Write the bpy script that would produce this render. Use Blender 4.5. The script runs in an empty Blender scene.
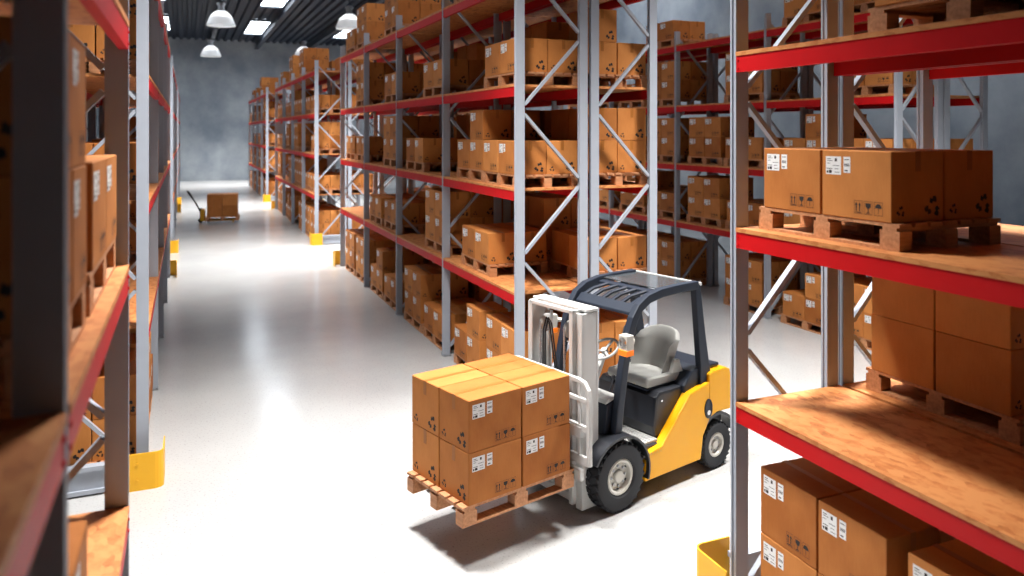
import bpy, bmesh, math, random
from mathutils import Vector, Matrix
PI = math.pi
SC = bpy.context.scene
COL = SC.collection
rad = math.radians

# ------------------------------------------------------------------ materials
def new_mat(name):
    m = bpy.data.materials.new(name); m.use_nodes = True
    nt = m.node_tree
    return m, nt, nt.nodes['Principled BSDF']

def plain(name, col, rough=0.5, metal=0.0, spec=0.5, noise=0.0, nscale=20.0, bump=0.0, coat=0.0):
    m, nt, b = new_mat(name)
    b.inputs['Base Color'].default_value = (*col, 1)
    b.inputs['Roughness'].default_value = rough
    b.inputs['Metallic'].default_value = metal
    b.inputs['Specular IOR Level'].default_value = spec
    b.inputs['Coat Weight'].default_value = coat
    if noise or bump:
        tc = nt.nodes.new('ShaderNodeTexCoord'); n = nt.nodes.new('ShaderNodeTexNoise')
        n.inputs['Scale'].default_value = nscale; n.inputs['Detail'].default_value = 5
        nt.links.new(tc.outputs['Object'], n.inputs['Vector'])
        if noise:
            mx = nt.nodes.new('ShaderNodeMix'); mx.data_type = 'RGBA'
            mx.inputs['A'].default_value = (*[c * (1 - noise) for c in col], 1)
            mx.inputs['B'].default_value = (*[min(1, c * (1 + noise)) for c in col], 1)
            nt.links.new(n.outputs['Fac'], mx.inputs['Factor'])
            nt.links.new(mx.outputs['Result'], b.inputs['Base Color'])
        if bump:
            bp = nt.nodes.new('ShaderNodeBump'); bp.inputs['Strength'].default_value = bump
            bp.inputs['Distance'].default_value = 0.01
            nt.links.new(n.outputs['Fac'], bp.inputs['Height']); nt.links.new(bp.outputs['Normal'], b.inputs['Normal'])
    return m

def emit(name, col, strength):
    m, nt, b = new_mat(name)
    b.inputs['Base Color'].default_value = (*col, 1)
    b.inputs['Emission Color'].default_value = (*col, 1)
    b.inputs['Emission Strength'].default_value = strength
    return m

def cardboard():
    m, nt, b = new_mat('cardboard')
    oi = nt.nodes.new('ShaderNodeObjectInfo'); tc = nt.nodes.new('ShaderNodeTexCoord')
    n = nt.nodes.new('ShaderNodeTexNoise'); n.inputs['Scale'].default_value = 4; n.inputs['Detail'].default_value = 4
    w = nt.nodes.new('ShaderNodeTexNoise'); w.inputs['Scale'].default_value = 90; w.inputs['Detail'].default_value = 2
    mp = nt.nodes.new('ShaderNodeMapping'); mp.inputs['Scale'].default_value = (1, 1, .15)
    nt.links.new(tc.outputs['Object'], n.inputs['Vector'])
    nt.links.new(tc.outputs['Object'], mp.inputs['Vector']); nt.links.new(mp.outputs['Vector'], w.inputs['Vector'])
    add = nt.nodes.new('ShaderNodeMath'); add.operation = 'ADD'
    nt.links.new(n.outputs['Fac'], add.inputs[0]); nt.links.new(oi.outputs['Random'], add.inputs[1])
    ml = nt.nodes.new('ShaderNodeMath'); ml.operation = 'MULTIPLY_ADD'; ml.inputs[1].default_value = .3
    nt.links.new(w.outputs['Fac'], ml.inputs[0]); nt.links.new(add.outputs[0], ml.inputs[2])
    r = nt.nodes.new('ShaderNodeValToRGB')
    e = r.color_ramp.elements
    e[0].position = .3; e[0].color = (*CARD_A, 1); e[1].position = 1.6 if False else 1.0; e[1].color = (*CARD_B, 1)
    dv = nt.nodes.new('ShaderNodeMath'); dv.operation = 'DIVIDE'; dv.inputs[1].default_value = 1.9
    nt.links.new(ml.outputs[0], dv.inputs[0]); nt.links.new(dv.outputs[0], r.inputs['Fac'])
    nt.links.new(r.outputs['Color'], b.inputs['Base Color'])
    b.inputs['Roughness'].default_value = .72; b.inputs['Specular IOR Level'].default_value = .25
    return m

def woodgrain(name, ca, cb, scale=(2, 26, 26), rough=.65, bump=.15):
    m, nt, b = new_mat(name)
    tc = nt.nodes.new('ShaderNodeTexCoord'); mp = nt.nodes.new('ShaderNodeMapping')
    mp.inputs['Scale'].default_value = scale
    n = nt.nodes.new('ShaderNodeTexNoise'); n.inputs['Scale'].default_value = 1.5; n.inputs['Detail'].default_value = 6
    r = nt.nodes.new('ShaderNodeValToRGB')
    r.color_ramp.elements[0].position = .3; r.color_ramp.elements[0].color = (*ca, 1)
    r.color_ramp.elements[1].position = .7; r.color_ramp.elements[1].color = (*cb, 1)
    nt.links.new(tc.outputs['Object'], mp.inputs['Vector']); nt.links.new(mp.outputs['Vector'], n.inputs['Vector'])
    nt.links.new(n.outputs['Fac'], r.inputs['Fac']); nt.links.new(r.outputs['Color'], b.inputs['Base Color'])
    bp = nt.nodes.new('ShaderNodeBump'); bp.inputs['Strength'].default_value = bump; bp.inputs['Distance'].default_value = .004
    nt.links.new(n.outputs['Fac'], bp.inputs['Height']); nt.links.new(bp.outputs['Normal'], b.inputs['Normal'])
    b.inputs['Roughness'].default_value = rough
    return m

def chipboard():
    m, nt, b = new_mat('chipboard')
    tc = nt.nodes.new('ShaderNodeTexCoord')
    mp = nt.nodes.new('ShaderNodeMapping'); mp.inputs['Scale'].default_value = (11, 5, 20)
    v = nt.nodes.new('ShaderNodeTexVoronoi'); v.inputs['Scale'].default_value = 2.2; v.inputs['Randomness'].default_value = 1
    n = nt.nodes.new('ShaderNodeTexNoise'); n.inputs['Scale'].default_value = 9; n.inputs['Detail'].default_value = 8; n.inputs['Roughness'].default_value = .7
    n2 = nt.nodes.new('ShaderNodeTexNoise'); n2.inputs['Scale'].default_value = 1.4
    nt.links.new(tc.outputs['Object'], mp.inputs['Vector'])
    nt.links.new(tc.outputs['Object'], n.inputs['Vector']); nt.links.new(tc.outputs['Object'], n2.inputs['Vector'])
    nt.links.new(mp.outputs['Vector'], v.inputs['Vector'])
    sep = nt.nodes.new('ShaderNodeSeparateColor'); nt.links.new(v.outputs['Color'], sep.inputs['Color'])
    a = nt.nodes.new('ShaderNodeMath'); a.operation = 'MULTIPLY_ADD'; a.inputs[1].default_value = .35
    nt.links.new(sep.outputs[0], a.inputs[0]); nt.links.new(n.outputs['Fac'], a.inputs[2])
    c = nt.nodes.new('ShaderNodeMath'); c.operation = 'MULTIPLY_ADD'; c.inputs[1].default_value = .5
    nt.links.new(n2.outputs['Fac'], c.inputs[0]); nt.links.new(a.outputs[0], c.inputs[2])
    r = nt.nodes.new('ShaderNodeValToRGB')
    e = r.color_ramp.elements
    e[0].position = .55; e[0].color = (.30, .092, .026, 1); e[1].position = 1.0; e[1].color = (.64, .265, .090, 1)
    x = r.color_ramp.elements.new(.78); x.color = (.53, .182, .055, 1)
    nt.links.new(c.outputs[0], r.inputs['Fac']); nt.links.new(r.outputs['Color'], b.inputs['Base Color'])
    b.inputs['Roughness'].default_value = .6; b.inputs['Specular IOR Level'].default_value = .3
    return m

def floor_mat():
    m, nt, b = new_mat('polished_floor')
    tc = nt.nodes.new('ShaderNodeTexCoord')
    n = nt.nodes.new('ShaderNodeTexNoise'); n.inputs['Scale'].default_value = 45; n.inputs['Detail'].default_value = 3
    n2 = nt.nodes.new('ShaderNodeTexNoise'); n2.inputs['Scale'].default_value = .7; n2.inputs['Detail'].default_value = 5
    n3 = nt.nodes.new('ShaderNodeTexNoise'); n3.inputs['Scale'].default_value = 14; n3.inputs['Detail'].default_value = 8
    for x in (n, n2, n3): nt.links.new(tc.outputs['Object'], x.inputs['Vector'])
    r = nt.nodes.new('ShaderNodeValToRGB')
    r.color_ramp.elements[0].position = .28; r.color_ramp.elements[0].color = (.34, .34, .335, 1)
    r.color_ramp.elements[1].position = .42; r.color_ramp.elements[1].color = (.52, .52, .515, 1)
    nt.links.new(n.outputs['Fac'], r.inputs['Fac'])
    r2 = nt.nodes.new('ShaderNodeValToRGB')
    r2.color_ramp.elements[0].position = .3; r2.color_ramp.elements[0].color = (.86, .86, .87, 1)
    r2.color_ramp.elements[1].position = .7; r2.color_ramp.elements[1].color = (1, 1, 1, 1)
    nt.links.new(n2.outputs['Fac'], r2.inputs['Fac'])
    mx = nt.nodes.new('ShaderNodeMix'); mx.data_type = 'RGBA'; mx.blend_type = 'MULTIPLY'; mx.inputs['Factor'].default_value = 1
    nt.links.new(r.outputs['Color'], mx.inputs['A']); nt.links.new(r2.outputs['Color'], mx.inputs['B'])
    nt.links.new(mx.outputs['Result'], b.inputs['Base Color'])
    mr = nt.nodes.new('ShaderNodeMapRange'); mr.inputs['To Min'].default_value = .12; mr.inputs['To Max'].default_value = .24
    nt.links.new(n3.outputs['Fac'], mr.inputs['Value']); nt.links.new(mr.outputs['Result'], b.inputs['Roughness'])
    b.inputs['Specular IOR Level'].default_value = .5
    return m

def concrete(name, ca, cb, scale=.5):
    m, nt, b = new_mat(name)
    tc = nt.nodes.new('ShaderNodeTexCoord')
    n = nt.nodes.new('ShaderNodeTexNoise'); n.inputs['Scale'].default_value = scale; n.inputs['Detail'].default_value = 9; n.inputs['Roughness'].default_value = .62
    nt.links.new(tc.outputs['Object'], n.inputs['Vector'])
    r = nt.nodes.new('ShaderNodeValToRGB')
    r.color_ramp.elements[0].position = .35; r.color_ramp.elements[0].color = (*ca, 1)
    r.color_ramp.elements[1].position = .68; r.color_ramp.elements[1].color = (*cb, 1)
    nt.links.new(n.outputs['Fac'], r.inputs['Fac']); nt.links.new(r.outputs['Color'], b.inputs['Base Color'])
    b.inputs['Roughness'].default_value = .8
    return m

CARD_A = (.37, .117, .023); CARD_B = (.66, .262, .070)
M = {}
M['card'] = cardboard()
M['tape'] = plain('packing_tape', (.36, .125, .024), .4, spec=.3)
M['label'] = plain('label_paper', (.82, .82, .82), .6)
M['ink'] = plain('black_ink', (.018, .012, .010), .7)
M['pallet'] = woodgrain('pallet_wood', (.42, .175, .075), (.64, .31, .145))
M['chip'] = chipboard()
M['red'] = plain('red_paint', (.56, .004, .007), .5, spec=.2, noise=.08, nscale=6)
M['steel'] = plain('grey_paint', (.37, .40, .46), .45, noise=.05, nscale=8)
M['steel_dk'] = plain('bare_steel', (.35, .36, .38), .35, metal=.6)
M['yellow'] = plain('safety_yellow', (.86, .43, .006), .45)
M['floor'] = floor_mat()
M['wall'] = concrete('blue_grey_concrete', (.19, .225, .27), (.42, .455, .49), .30)
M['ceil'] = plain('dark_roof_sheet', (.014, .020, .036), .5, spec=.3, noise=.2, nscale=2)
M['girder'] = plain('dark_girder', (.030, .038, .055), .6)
M['sky'] = emit('skylight_pane', (.84, .92, 1.0), 8.0)
M['lampglow'] = emit('lamp_diffuser', (1.0, .97, .92), 5.5)
M['shade'] = plain('lamp_shade', (.78, .80, .82), .3)
_nt = M['shade'].node_tree; _tr = _nt.nodes.new('ShaderNodeBsdfTranslucent'); _mx = _nt.nodes.new('ShaderNodeMixShader')
_tr.inputs['Color'].default_value = (.85, .87, .90, 1); _mx.inputs[0].default_value = .6
_nt.links.new(_nt.nodes['Principled BSDF'].outputs[0], _mx.inputs[1]); _nt.links.new(_tr.outputs[0], _mx.inputs[2])
_nt.links.new(_mx.outputs[0], _nt.nodes['Material Output'].inputs['Surface'])
M['housing'] = plain('lamp_housing', (.35, .37, .40), .4, metal=.3)
M['fl_yel'] = plain('forklift_yellow', (.84, .385, .003), .36, spec=.35)
M['fl_dark'] = plain('forklift_slate', (.017, .023, .037), .45, spec=.35)
M['fl_black'] = plain('forklift_black', (.018, .020, .026), .38)
M['fl_white'] = plain('mast_paint', (.56, .56, .55), .42)
M['fl_grey'] = plain('ribbed_grey', (.36, .36, .35), .5)
M['seat'] = plain('seat_vinyl', (.36, .36, .34), .5, bump=.1, nscale=60)
M['rubber'] = plain('tyre_rubber', (.014, .015, .019), .75)
M['rim'] = plain('rim_paint', (.55, .53, .48), .35)
M['chrome'] = plain('chrome', (.6, .6, .6), .15, metal=1)
M['orange'] = emit('turn_signal', (1.0, .22, .01), .25)
M['glass_tint'] = plain('tinted_roof_sheet', (.22, .24, .26), .12)
M['glass_tint'].node_tree.nodes['Principled BSDF'].inputs['Transmission Weight'].default_value = .75
M['jack'] = plain('jack_yellow', (.85, .42, .01), .4)

# ------------------------------------------------------------------ mesh builder
class MB:
    def __init__(s): s.bm = bmesh.new(); s.m = 0
    def mat(s, i): s.m = i; return s
    def face(s, vs):
        try:
            f = s.bm.faces.new(vs); f.material_index = s.m; return f
        except ValueError: return None
    def poly(s, pts): return s.face([s.bm.verts.new(p) for p in pts])
    def box(s, x0, x1, y0, y1, z0, z1, T=None):
        c = [(x0,y0,z0),(x1,y0,z0),(x1,y1,z0),(x0,y1,z0),(x0,y0,z1),(x1,y0,z1),(x1,y1,z1),(x0,y1,z1)]
        if T is not None: c = [T @ Vector(p) for p in c]
        v = [s.bm.verts.new(p) for p in c]
        for q in ((3,2,1,0),(4,5,6,7),(0,1,5,4),(1,2,6,5),(2,3,7,6),(3,0,4,7)): s.face([v[i] for i in q])
        return s
    def bar(s, p, q, w, h, up=(0,0,1)):
        p, q = Vector(p), Vector(q); d = (q - p).normalized(); u = Vector(up)
        if abs(d.dot(u)) > .98: u = Vector((1,0,0))
        sx = d.cross(u).normalized(); uz = sx.cross(d)
        ring = lambda o: [s.bm.verts.new(o + sx*a*w/2 + uz*b*h/2) for a, b in ((-1,-1),(1,-1),(1,1),(-1,1))]
        a, b = ring(p), ring(q)
        for i in range(4): s.face([a[i], a[(i+1)%4], b[(i+1)%4], b[i]])
        s.face(a[::-1]); s.face(b); return s
    def prism(s, pts, axis, lo, hi):
        f = {'x': lambda a,b,t:(t,a,b), 'y': lambda a,b,t:(a,t,b), 'z': lambda a,b,t:(a,b,t)}[axis]
        A = [s.bm.verts.new(f(a,b,lo)) for a,b in pts]; B = [s.bm.verts.new(f(a,b,hi)) for a,b in pts]
        n = len(pts)
        for i in range(n): s.face([A[i], A[(i+1)%n], B[(i+1)%n], B[i]])
        s.face(A[::-1]); s.face(B); return s
    def cyl(s, p, q, r, n=16, r2=None):
        p, q = Vector(p), Vector(q); d = (q-p).normalized()
        u = Vector((0,0,1)) if abs(d.z) < .9 else Vector((1,0,0))
        a = d.cross(u).normalized(); b = d.cross(a); r2 = r if r2 is None else r2
        R = lambda o, rr: [s.bm.verts.new(o + a*math.cos(2*PI*i/n)*rr + b*math.sin(2*PI*i/n)*rr) for i in range(n)]
        A, B = R(p, r), R(q, r2)
        for i in range(n): s.face([A[i], A[(i+1)%n], B[(i+1)%n], B[i]])
        s.face(A[::-1]); s.face(B); return s
    def sweep(s, path, w, h=None, n=10, closed=False, side=None):
        """tube of radius w along a path, or a w x h bar when h is given (side = the fixed sideways direction)"""
        P = [Vector(p) for p in path]; N = len(P); rings = []; prev = None
        for i, p in enumerate(P):
            if closed: d = (P[(i+1)%N] - P[i-1]).normalized()
            else: d = (P[min(i+1,N-1)] - P[max(i-1,0)]).normalized()
            if side is not None: a = Vector(side)
            else:
                if prev is None:
                    u = Vector((0,0,1)) if abs(d.z) < .9 else Vector((1,0,0)); a = d.cross(u).normalized()
                else: a = (prev - d*prev.dot(d)).normalized()
                prev = a
            b = d.cross(a).normalized()
            ww = w[i] if isinstance(w, (list, tuple)) else w
            if h is None: rings.append([s.bm.verts.new(p + (a*math.cos(2*PI*k/n) + b*math.sin(2*PI*k/n))*ww) for k in range(n)])
            else:
                hh = h[i] if isinstance(h, (list, tuple)) else h
                rings.append([s.bm.verts.new(p + a*x*ww/2 + b*y*hh/2) for x, y in ((-1,-1),(1,-1),(1,1),(-1,1))])
        k = len(rings[0])
        for i in range(N if closed else N-1):
            A, B = rings[i], rings[(i+1)%N]
            for j in range(k): s.face([A[j], A[(j+1)%k], B[(j+1)%k], B[j]])
        if not closed: s.face(rings[0][::-1]); s.face(rings[-1])
        return s
    def lathe(s, prof, n=24, T=None, closed=False, cap=True):
        rings = []
        for r, z in prof:
            ring = []
            for i in range(n):
                v = Vector((r*math.cos(2*PI*i/n), r*math.sin(2*PI*i/n), z))
                ring.append(s.bm.verts.new(T @ v if T is not None else v))
            rings.append(ring)
        L = len(rings)
        for k in range(L if closed else L-1):
            A, B = rings[k], rings[(k+1)%L]
            for i in range(n): s.face([A[i], A[(i+1)%n], B[(i+1)%n], B[i]])
        if not closed and cap:
            if prof[0][0] > 1e-6: s.face(rings[0][::-1])
            if prof[-1][0] > 1e-6: s.face(rings[-1])
        return s
    def mesh(s, name, mats, bevel=0, seg=1, smooth=None):
        bmesh.ops.remove_doubles(s.bm, verts=s.bm.verts, dist=1e-6)
        bmesh.ops.recalc_face_normals(s.bm, faces=s.bm.faces)
        if bevel:
            ed = [e for e in s.bm.edges if len(e.link_faces) == 2 and e.calc_face_angle(0) > rad(28)]
            bmesh.ops.bevel(s.bm, geom=ed, offset=bevel, segments=seg, profile=.7, affect='EDGES', clamp_overlap=True)
        me = bpy.data.meshes.new(name); s.bm.to_mesh(me); s.bm.free()
        for m in (mats if isinstance(mats, (list, tuple)) else [mats]): me.materials.append(m)
        if smooth is not None:
            me.polygons.foreach_set('use_smooth', [True]*len(me.polygons))
            me.set_sharp_from_angle(angle=rad(smooth))
        return me
    def build(s, name, mats, parent=None, **k):
        return link(name, s.mesh(name, mats, **k), parent)

def link(name, me, parent=None, loc=(0,0,0), rz=0, rot=None):
    o = bpy.data.objects.new(name, me); COL.objects.link(o)
    o.location = loc; o.rotation_euler = rot if rot else (0,0,rz)
    if parent is not None: o.parent = parent
    return o
def tag(o, label=None, cat=None, group=None, kind=None):
    if label: o['label'] = label
    if cat: o['category'] = cat
    if group: o['group'] = group
    if kind: o['kind'] = kind
    return o
def thing(name, label, cat, loc=(0,0,0), rz=0, group=None):
    o = link(name, None, None, loc, rz); return tag(o, label, cat, group)
def copy_tree(o, parent=None):
    c = o.copy(); COL.objects.link(c)
    if parent is not None: c.parent = parent
    for ch in list(o.children): copy_tree(ch, c)
    return c

# ------------------------------------------------------------------ layout constants
CAMH = 3.5
P = 2.915                       # bay pitch
DEP = .98                       # rack depth
Y0 = [8.75, 24.79, 40.83]       # where the three rack blocks begin
LV = [0.0, 1.53, 2.80, 4.08, 5.42]   # upper face of each deck
CX1, CX2 = 3.70, 4.73           # centre pair
LX1, LX2 = -.35, -1.38         # pair along the camera's aisle (aisle face, facing +X)
DX1, DX2 = 10.02, 11.05         # pair across the second aisle
WALLX0, WALLX1, WALLY0, WALLY1, CEIL = -6.0, 17.5, -9.0, 59.8, 10.0

# ------------------------------------------------------------------ room
def structure(o): o['kind'] = 'structure'; return o
structure(MB().box(WALLX0, WALLX1, WALLY0, WALLY1, -.2, 0).build('floor', M['floor']))
structure(MB().box(WALLX0-.3, WALLX1+.3, WALLY1, WALLY1+.3, -.2, CEIL+.6).build('wall_far', M['wall']))
structure(MB().box(WALLX0-.3, WALLX1+.3, WALLY0-.3, WALLY0, -.2, CEIL+.6).build('wall_near', M['wall']))
structure(MB().box(WALLX0-.3, WALLX0, WALLY0, WALLY1, -.2, CEIL+.6).build('wall_west', M['wall']))
structure(MB().box(WALLX1, WALLX1+.3, WALLY0, WALLY1, -.2, CEIL+.6).build('wall_east', M['wall']))
# corrugated roof sheet, ribs running down the hall; strips between the rows of skylights
SKX = [-1.6, 4.2, 10.0, 15.6]; SKY = [(10.6, 17.8), (23.0, 30.2), (35.4, 42.6), (48.2, 55.0)]
SKW = .72
def corrugated(mb, x0, x1, y0, y1):
    n = max(1, round((x1-x0)/.5)); w = (x1-x0)/n; prof = []
    for i in range(n):
        x = x0 + i*w
        prof += [(x, CEIL), (x+w*.38, CEIL), (x+w*.5, CEIL+.14), (x+w*.88, CEIL+.14)]
    prof.append((x1, CEIL))
    a = [mb.bm.verts.new((x, y0, z)) for x, z in prof]; b = [mb.bm.verts.new((x, y1, z)) for x, z in prof]
    for i in range(len(prof)-1): mb.face([a[i], a[i+1], b[i+1], b[i]])
cm = MB(); xs = [WALLX0]
for x in SKX: xs += [x-SKW, x+SKW]
xs.append(WALLX1)
for i in range(len(xs)-1):
    if i % 2 == 0: corrugated(cm, xs[i], xs[i+1], WALLY0, WALLY1)
    else:
        y = WALLY0
        for a, b in SKY:
            corrugated(cm, xs[i], xs[i+1], y, a); y = b
        corrugated(cm, xs[i], xs[i+1], y, WALLY1)
cm.box(WALLX0-.3, WALLX1+.3, WALLY0-.3, WALLY1+.3, CEIL+.4, CEIL+.6)
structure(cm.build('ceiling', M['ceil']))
k = 0
for x in SKX:
    for a, b in SKY:
        k += 1
        w = structure(MB().box(x-SKW+.06, x+SKW-.06, a+.06, b-.06, CEIL+.06, CEIL+.10).build('window_%d' % k, M['sky']))
        f = MB()
        for u, v, s, t in ((x-SKW, x-SKW+.06, a, b), (x+SKW-.06, x+SKW, a, b), (x-SKW, x+SKW, a, a+.06), (x-SKW, x+SKW, b-.06, b)):
            f.box(u, v, s, t, CEIL-.02, CEIL+.12)
        for j in range(1, 4):
            yy = a + (b-a)*j/4; f.box(x-SKW, x+SKW, yy-.02, yy+.02, CEIL+.0, CEIL+.06)
        f.build('window_frame', M['girder'], w)
k = 0
for x in (-3.4, 1.6, 4.75, 8.3, 13.0):
    k += 1; g = MB()
    g.prism([(x-.13, CEIL-.5), (x+.13, CEIL-.5), (x+.13, CEIL-.47), (x+.012, CEIL-.47), (x+.012, CEIL-.06), (x+.13, CEIL-.06),
             (x+.13, CEIL-.03), (x-.13, CEIL-.03), (x-.13, CEIL-.06), (x-.012, CEIL-.06), (x-.012, CEIL-.47), (x-.13, CEIL-.47)], 'y', WALLY0, WALLY1)
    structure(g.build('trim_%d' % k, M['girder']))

# ------------------------------------------------------------------ pendant lamps
lamp_group = 'bell-shaped pendant lamps under the roof'
def make_lamp():
    t = thing('pendant_lamp', '', 'lamp', (0,0,8.4), 0, lamp_group)
    MB().lathe([(.62, 0), (.64, .02), (.635, .06), (.60, .16), (.52, .36), (.42, .52), (.30, .63), (.20, .70), (.19, .69), (.28, .61), (.40, .50), (.50, .34), (.58, .15), (.605, .05), (.60, .0)], 32, closed=True).build('lamp_shade', M['shade'], t, smooth=40)
    MB().lathe([(.47, .40), (.35, .385), (.15, .375), (.0001, .372)], 32).build('diffuser', M['lampglow'], t, smooth=60)
    MB().lathe([(.20, .68), (.21, .70), (.15, .76), (.15, .95), (.20, .97), (.20, 1.06), (.06, 1.12)], 20).build('ballast_housing', M['housing'], t, smooth=35)
    MB().cyl((0,0,1.12), (0,0,CEIL-8.4-.02), .02, 8).build('hanging_rod', M['girder'], t)
    ld = bpy.data.lights.new('bulb', 'SPOT'); ld.energy = LAMP_W; ld.color = (1.0, .975, .94)
    ld.spot_size = rad(97); ld.spot_blend = 1.0; ld.shadow_soft_size = .60
    b = bpy.data.objects.new('bulb', ld); COL.objects.link(b); b.parent = t; b.location = (0, 0, .05)
    return t
LAMP_W = 7200
lamp0 = make_lamp(); first = True
LP = [(1.5, 6.6, 'pendant lamp hanging over the forklift, above the frame'), (1.5, 22.6, 'pendant lamp over the camera aisle, above the frame'),
      (1.5, 38.6, 'big bright white bell pendant lamp over the middle of the aisle'), (1.5, 54.6, 'smaller bright bell pendant lamp just before the concrete wall'),
      (7.4, 6.2, 'pendant lamp over the second aisle, level with the forklift'), (7.4, 22.6, 'pendant lamp over the second aisle, halfway down'),
      (7.2, 37.4, 'pendant lamp above the long centre rack beside a slanted skylight'), (7.2, 53.0, 'dim distant pendant lamp just above the far centre racks')]
for x, y, lb in LP:
    o = lamp0 if first else copy_tree(lamp0); first = False
    o.location = (x, y, 8.4); o['label'] = lb

# ------------------------------------------------------------------ pallet racks
RH = 5.72
def post_mesh():
    w, d, g = .056, .032, .010
    pr = [(-w,-d),(w,-d),(w,-.014),(w-g,-.010),(w-g,.010),(w,.014),(w,d),(-w,d),(-w,.014),(-w+g,.010),(-w+g,-.010),(-w,-.014)]
    return MB().prism(pr, 'z', 0.008, RH).mesh('post', M['steel'])
POST = post_mesh()
FOOT = MB().box(-.062,.062,-.085,.085,0,.01).cyl((-.045,.065,.01),(-.045,.065,.03),.012,8).cyl((.045,-.065,.01),(.045,-.065,.03),.012,8).mesh('foot_plate', M['steel_dk'])
NODES = [('f',.14,'r',.97),('r',1.09,'f',1.89),('f',2.01,'r',2.80),('r',2.92,'f',3.71),('f',3.83,'r',4.63),('r',4.75,'f',5.52)]
BR = []
for a, za, b, zb in NODES:
    xa, xb = [.12 if q == 'f' else DEP-.12 for q in (a, b)]
    BR.append(MB().bar((xa,0,za),(xb,0,zb),.035,.05,(0,1,0)).mesh('brace', M['steel']))
bb = MB()
for a, za, b, zb in NODES:
    xa, xb = [.12 if q == 'f' else DEP-.12 for q in (a, b)]
    bb.bar((xa,0,za),(xb,0,zb),.035,.05,(0,1,0))
BRALL = bb.mesh('lattice', M['steel'])
_cache = {}
def beam_mesh(L):
    if ('b', L) not in _cache:
        m = MB().box(-.022,.022,-L/2,L/2,-.118,0)
        for s in (-1, 1): m.box(-.024,.024,s*L/2-.004 if s>0 else -L/2,s*L/2 if s>0 else -L/2+.004,-.118,0)
        for s in (-1, 1):
            for z in (-.09, -.03): m.cyl((-.022, s*(L/2-.02), z), (-.030, s*(L/2-.02), z), .008, 6)
        _cache['b', L] = m.mesh('beam', M['red'])
    return _cache['b', L]
def deck_mesh(L):
    if ('d', L) not in _cache:
        _cache['d', L] = MB().box(-.005,DEP+.005,-L/2,L/2,-.03,0).mesh('deck_panel', M['chip'])
    return _cache['d', L]
def rack(X, y0, nb, pitch, facing, label, detail=True, group='pallet racks'):
    """facing -1: aisle on the -X side, X is that face; +1: aisle on the +X side"""
    if facing < 0: t = thing('pallet_rack', label, 'rack', (X, y0, 0), 0, group)
    else: t = thing('pallet_rack', label, 'rack', (X, y0 + nb*pitch, 0), PI, group)
    for i in range(nb+1):
        y = i*pitch
        fr = link('upright_frame', None, t, (0, y, 0))
        for x in (.056, DEP-.056):
            link('post', POST, fr, (x, 0, 0)); link('foot_plate', FOOT, fr, (x, 0, 0))
        if detail:
            for b in BR: link('brace', b, fr)
        else: link('brace_lattice', BRALL, fr)
    L = pitch - .068
    for i in range(nb):
        yc = (i+.5)*pitch
        for z in LV[1:]:
            link('beam', beam_mesh(L), t, (.023, yc, z-.031)); link('beam', beam_mesh(L), t, (DEP-.023, yc, z-.031), PI)
            link('deck_panel', deck_mesh(L), t, (0, yc, z))
    return t

# ------------------------------------------------------------------ cardboard boxes and pallets
BX, BY, BZ = .430, .540, .42    # depth (taped ends), label face width, height
def rect3(mb, o, u, v, pts, n, off):
    o, u, v, n = Vector(o), Vector(u), Vector(v), Vector(n)
    return mb.poly([o + u*a + v*b + n*off for a, b in pts])
def sym_handling(mb, face_o, u, v, n):
    R = lambda pts: rect3(mb, face_o, u, v, pts, n, .0012)
    s = .062
    for i in range(3):
        x = i*s*1.22
        for a in ((x, 0, x+s, .002), (x, s*1.3-.002, x+s, s*1.3), (x, 0, x+.002, s*1.3), (x+s-.002, 0, x+s, s*1.3)):
            R([(a[0],a[1]),(a[2],a[1]),(a[2],a[3]),(a[0],a[3])])
    for k in (.016, .042):
        R([(k-.004,.016),(k+.004,.016),(k+.004,.054),(k-.004,.054)]); R([(k-.010,.052),(k+.010,.052),(k,.070)])
    R([(.008,.006),(.054,.006),(.054,.011),(.008,.011)])
    x = s*1.22 + s/2
    R([(x-.021,.068),(x-.019,.046),(x-.004,.034),(x+.004,.034),(x+.019,.046),(x+.021,.068)]); R([(x-.003,.012),(x+.003,.012),(x+.003,.036),(x-.003,.036)]); R([(x-.015,.007),(x+.015,.007),(x+.015,.012),(x-.015,.012)])
    x = 2*s*1.22 + s/2
    R([(x-.025,.044),(x+.025,.044),(x+.021,.060),(x+.009,.069),(x-.009,.069),(x-.021,.060)]); R([(x-.002,.010),(x+.002,.010),(x+.002,.046),(x-.002,.046)])
def sym_recycle(mb, o, u, v, n, r):
    for k in range(3):
        a = rad(90 + 120*k); ca, sa = math.cos(a), math.sin(a)
        sh = [(-.40,.42),(-.30,.90),(-.05,.72),(.08,1.0),(.42,.98),(.52,.60),(.40,.40),(.10,.52),(-.05,.30)]
        pts = [((x*sa + y*ca)*r, (-x*ca + y*sa)*r) for x, y in sh]
        rect3(mb, o, u, v, pts, n, .0012)
def label_sheet(mb, o, u, v, n, w, h, kind):
    mb.mat(0); rect3(mb, o, u, v, [(0,0),(w,0),(w,h),(0,h)], n, .0010)
    mb.mat(1); R = lambda a,b,c,d: rect3(mb, o, u, v, [(a*w,b*h),(c*w,b*h),(c*w,d*h),(a*w,d*h)], n, .0014)
    if kind == 0:
        R(.06,.07,.16,.22); R(.20,.07,.40,.24); R(.06,.30,.42,.34); R(.60,.72,.74,.90); R(.08,.84,.34,.88); R(.08,.74,.44,.77); R(.58,.30,.84,.33); R(.58,.12,.90,.15); R(.46,.48,.90,.51); R(.08,.60,.30,.63)
    else:
        for i in range(7): R(.14+i*.105,.40,.14+i*.105+(.05 if i%2 else .075),.58)
        R(.12,.80,.80,.85); R(.16,.10,.62,.18)
hx, hy = BX/2, BY/2
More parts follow.
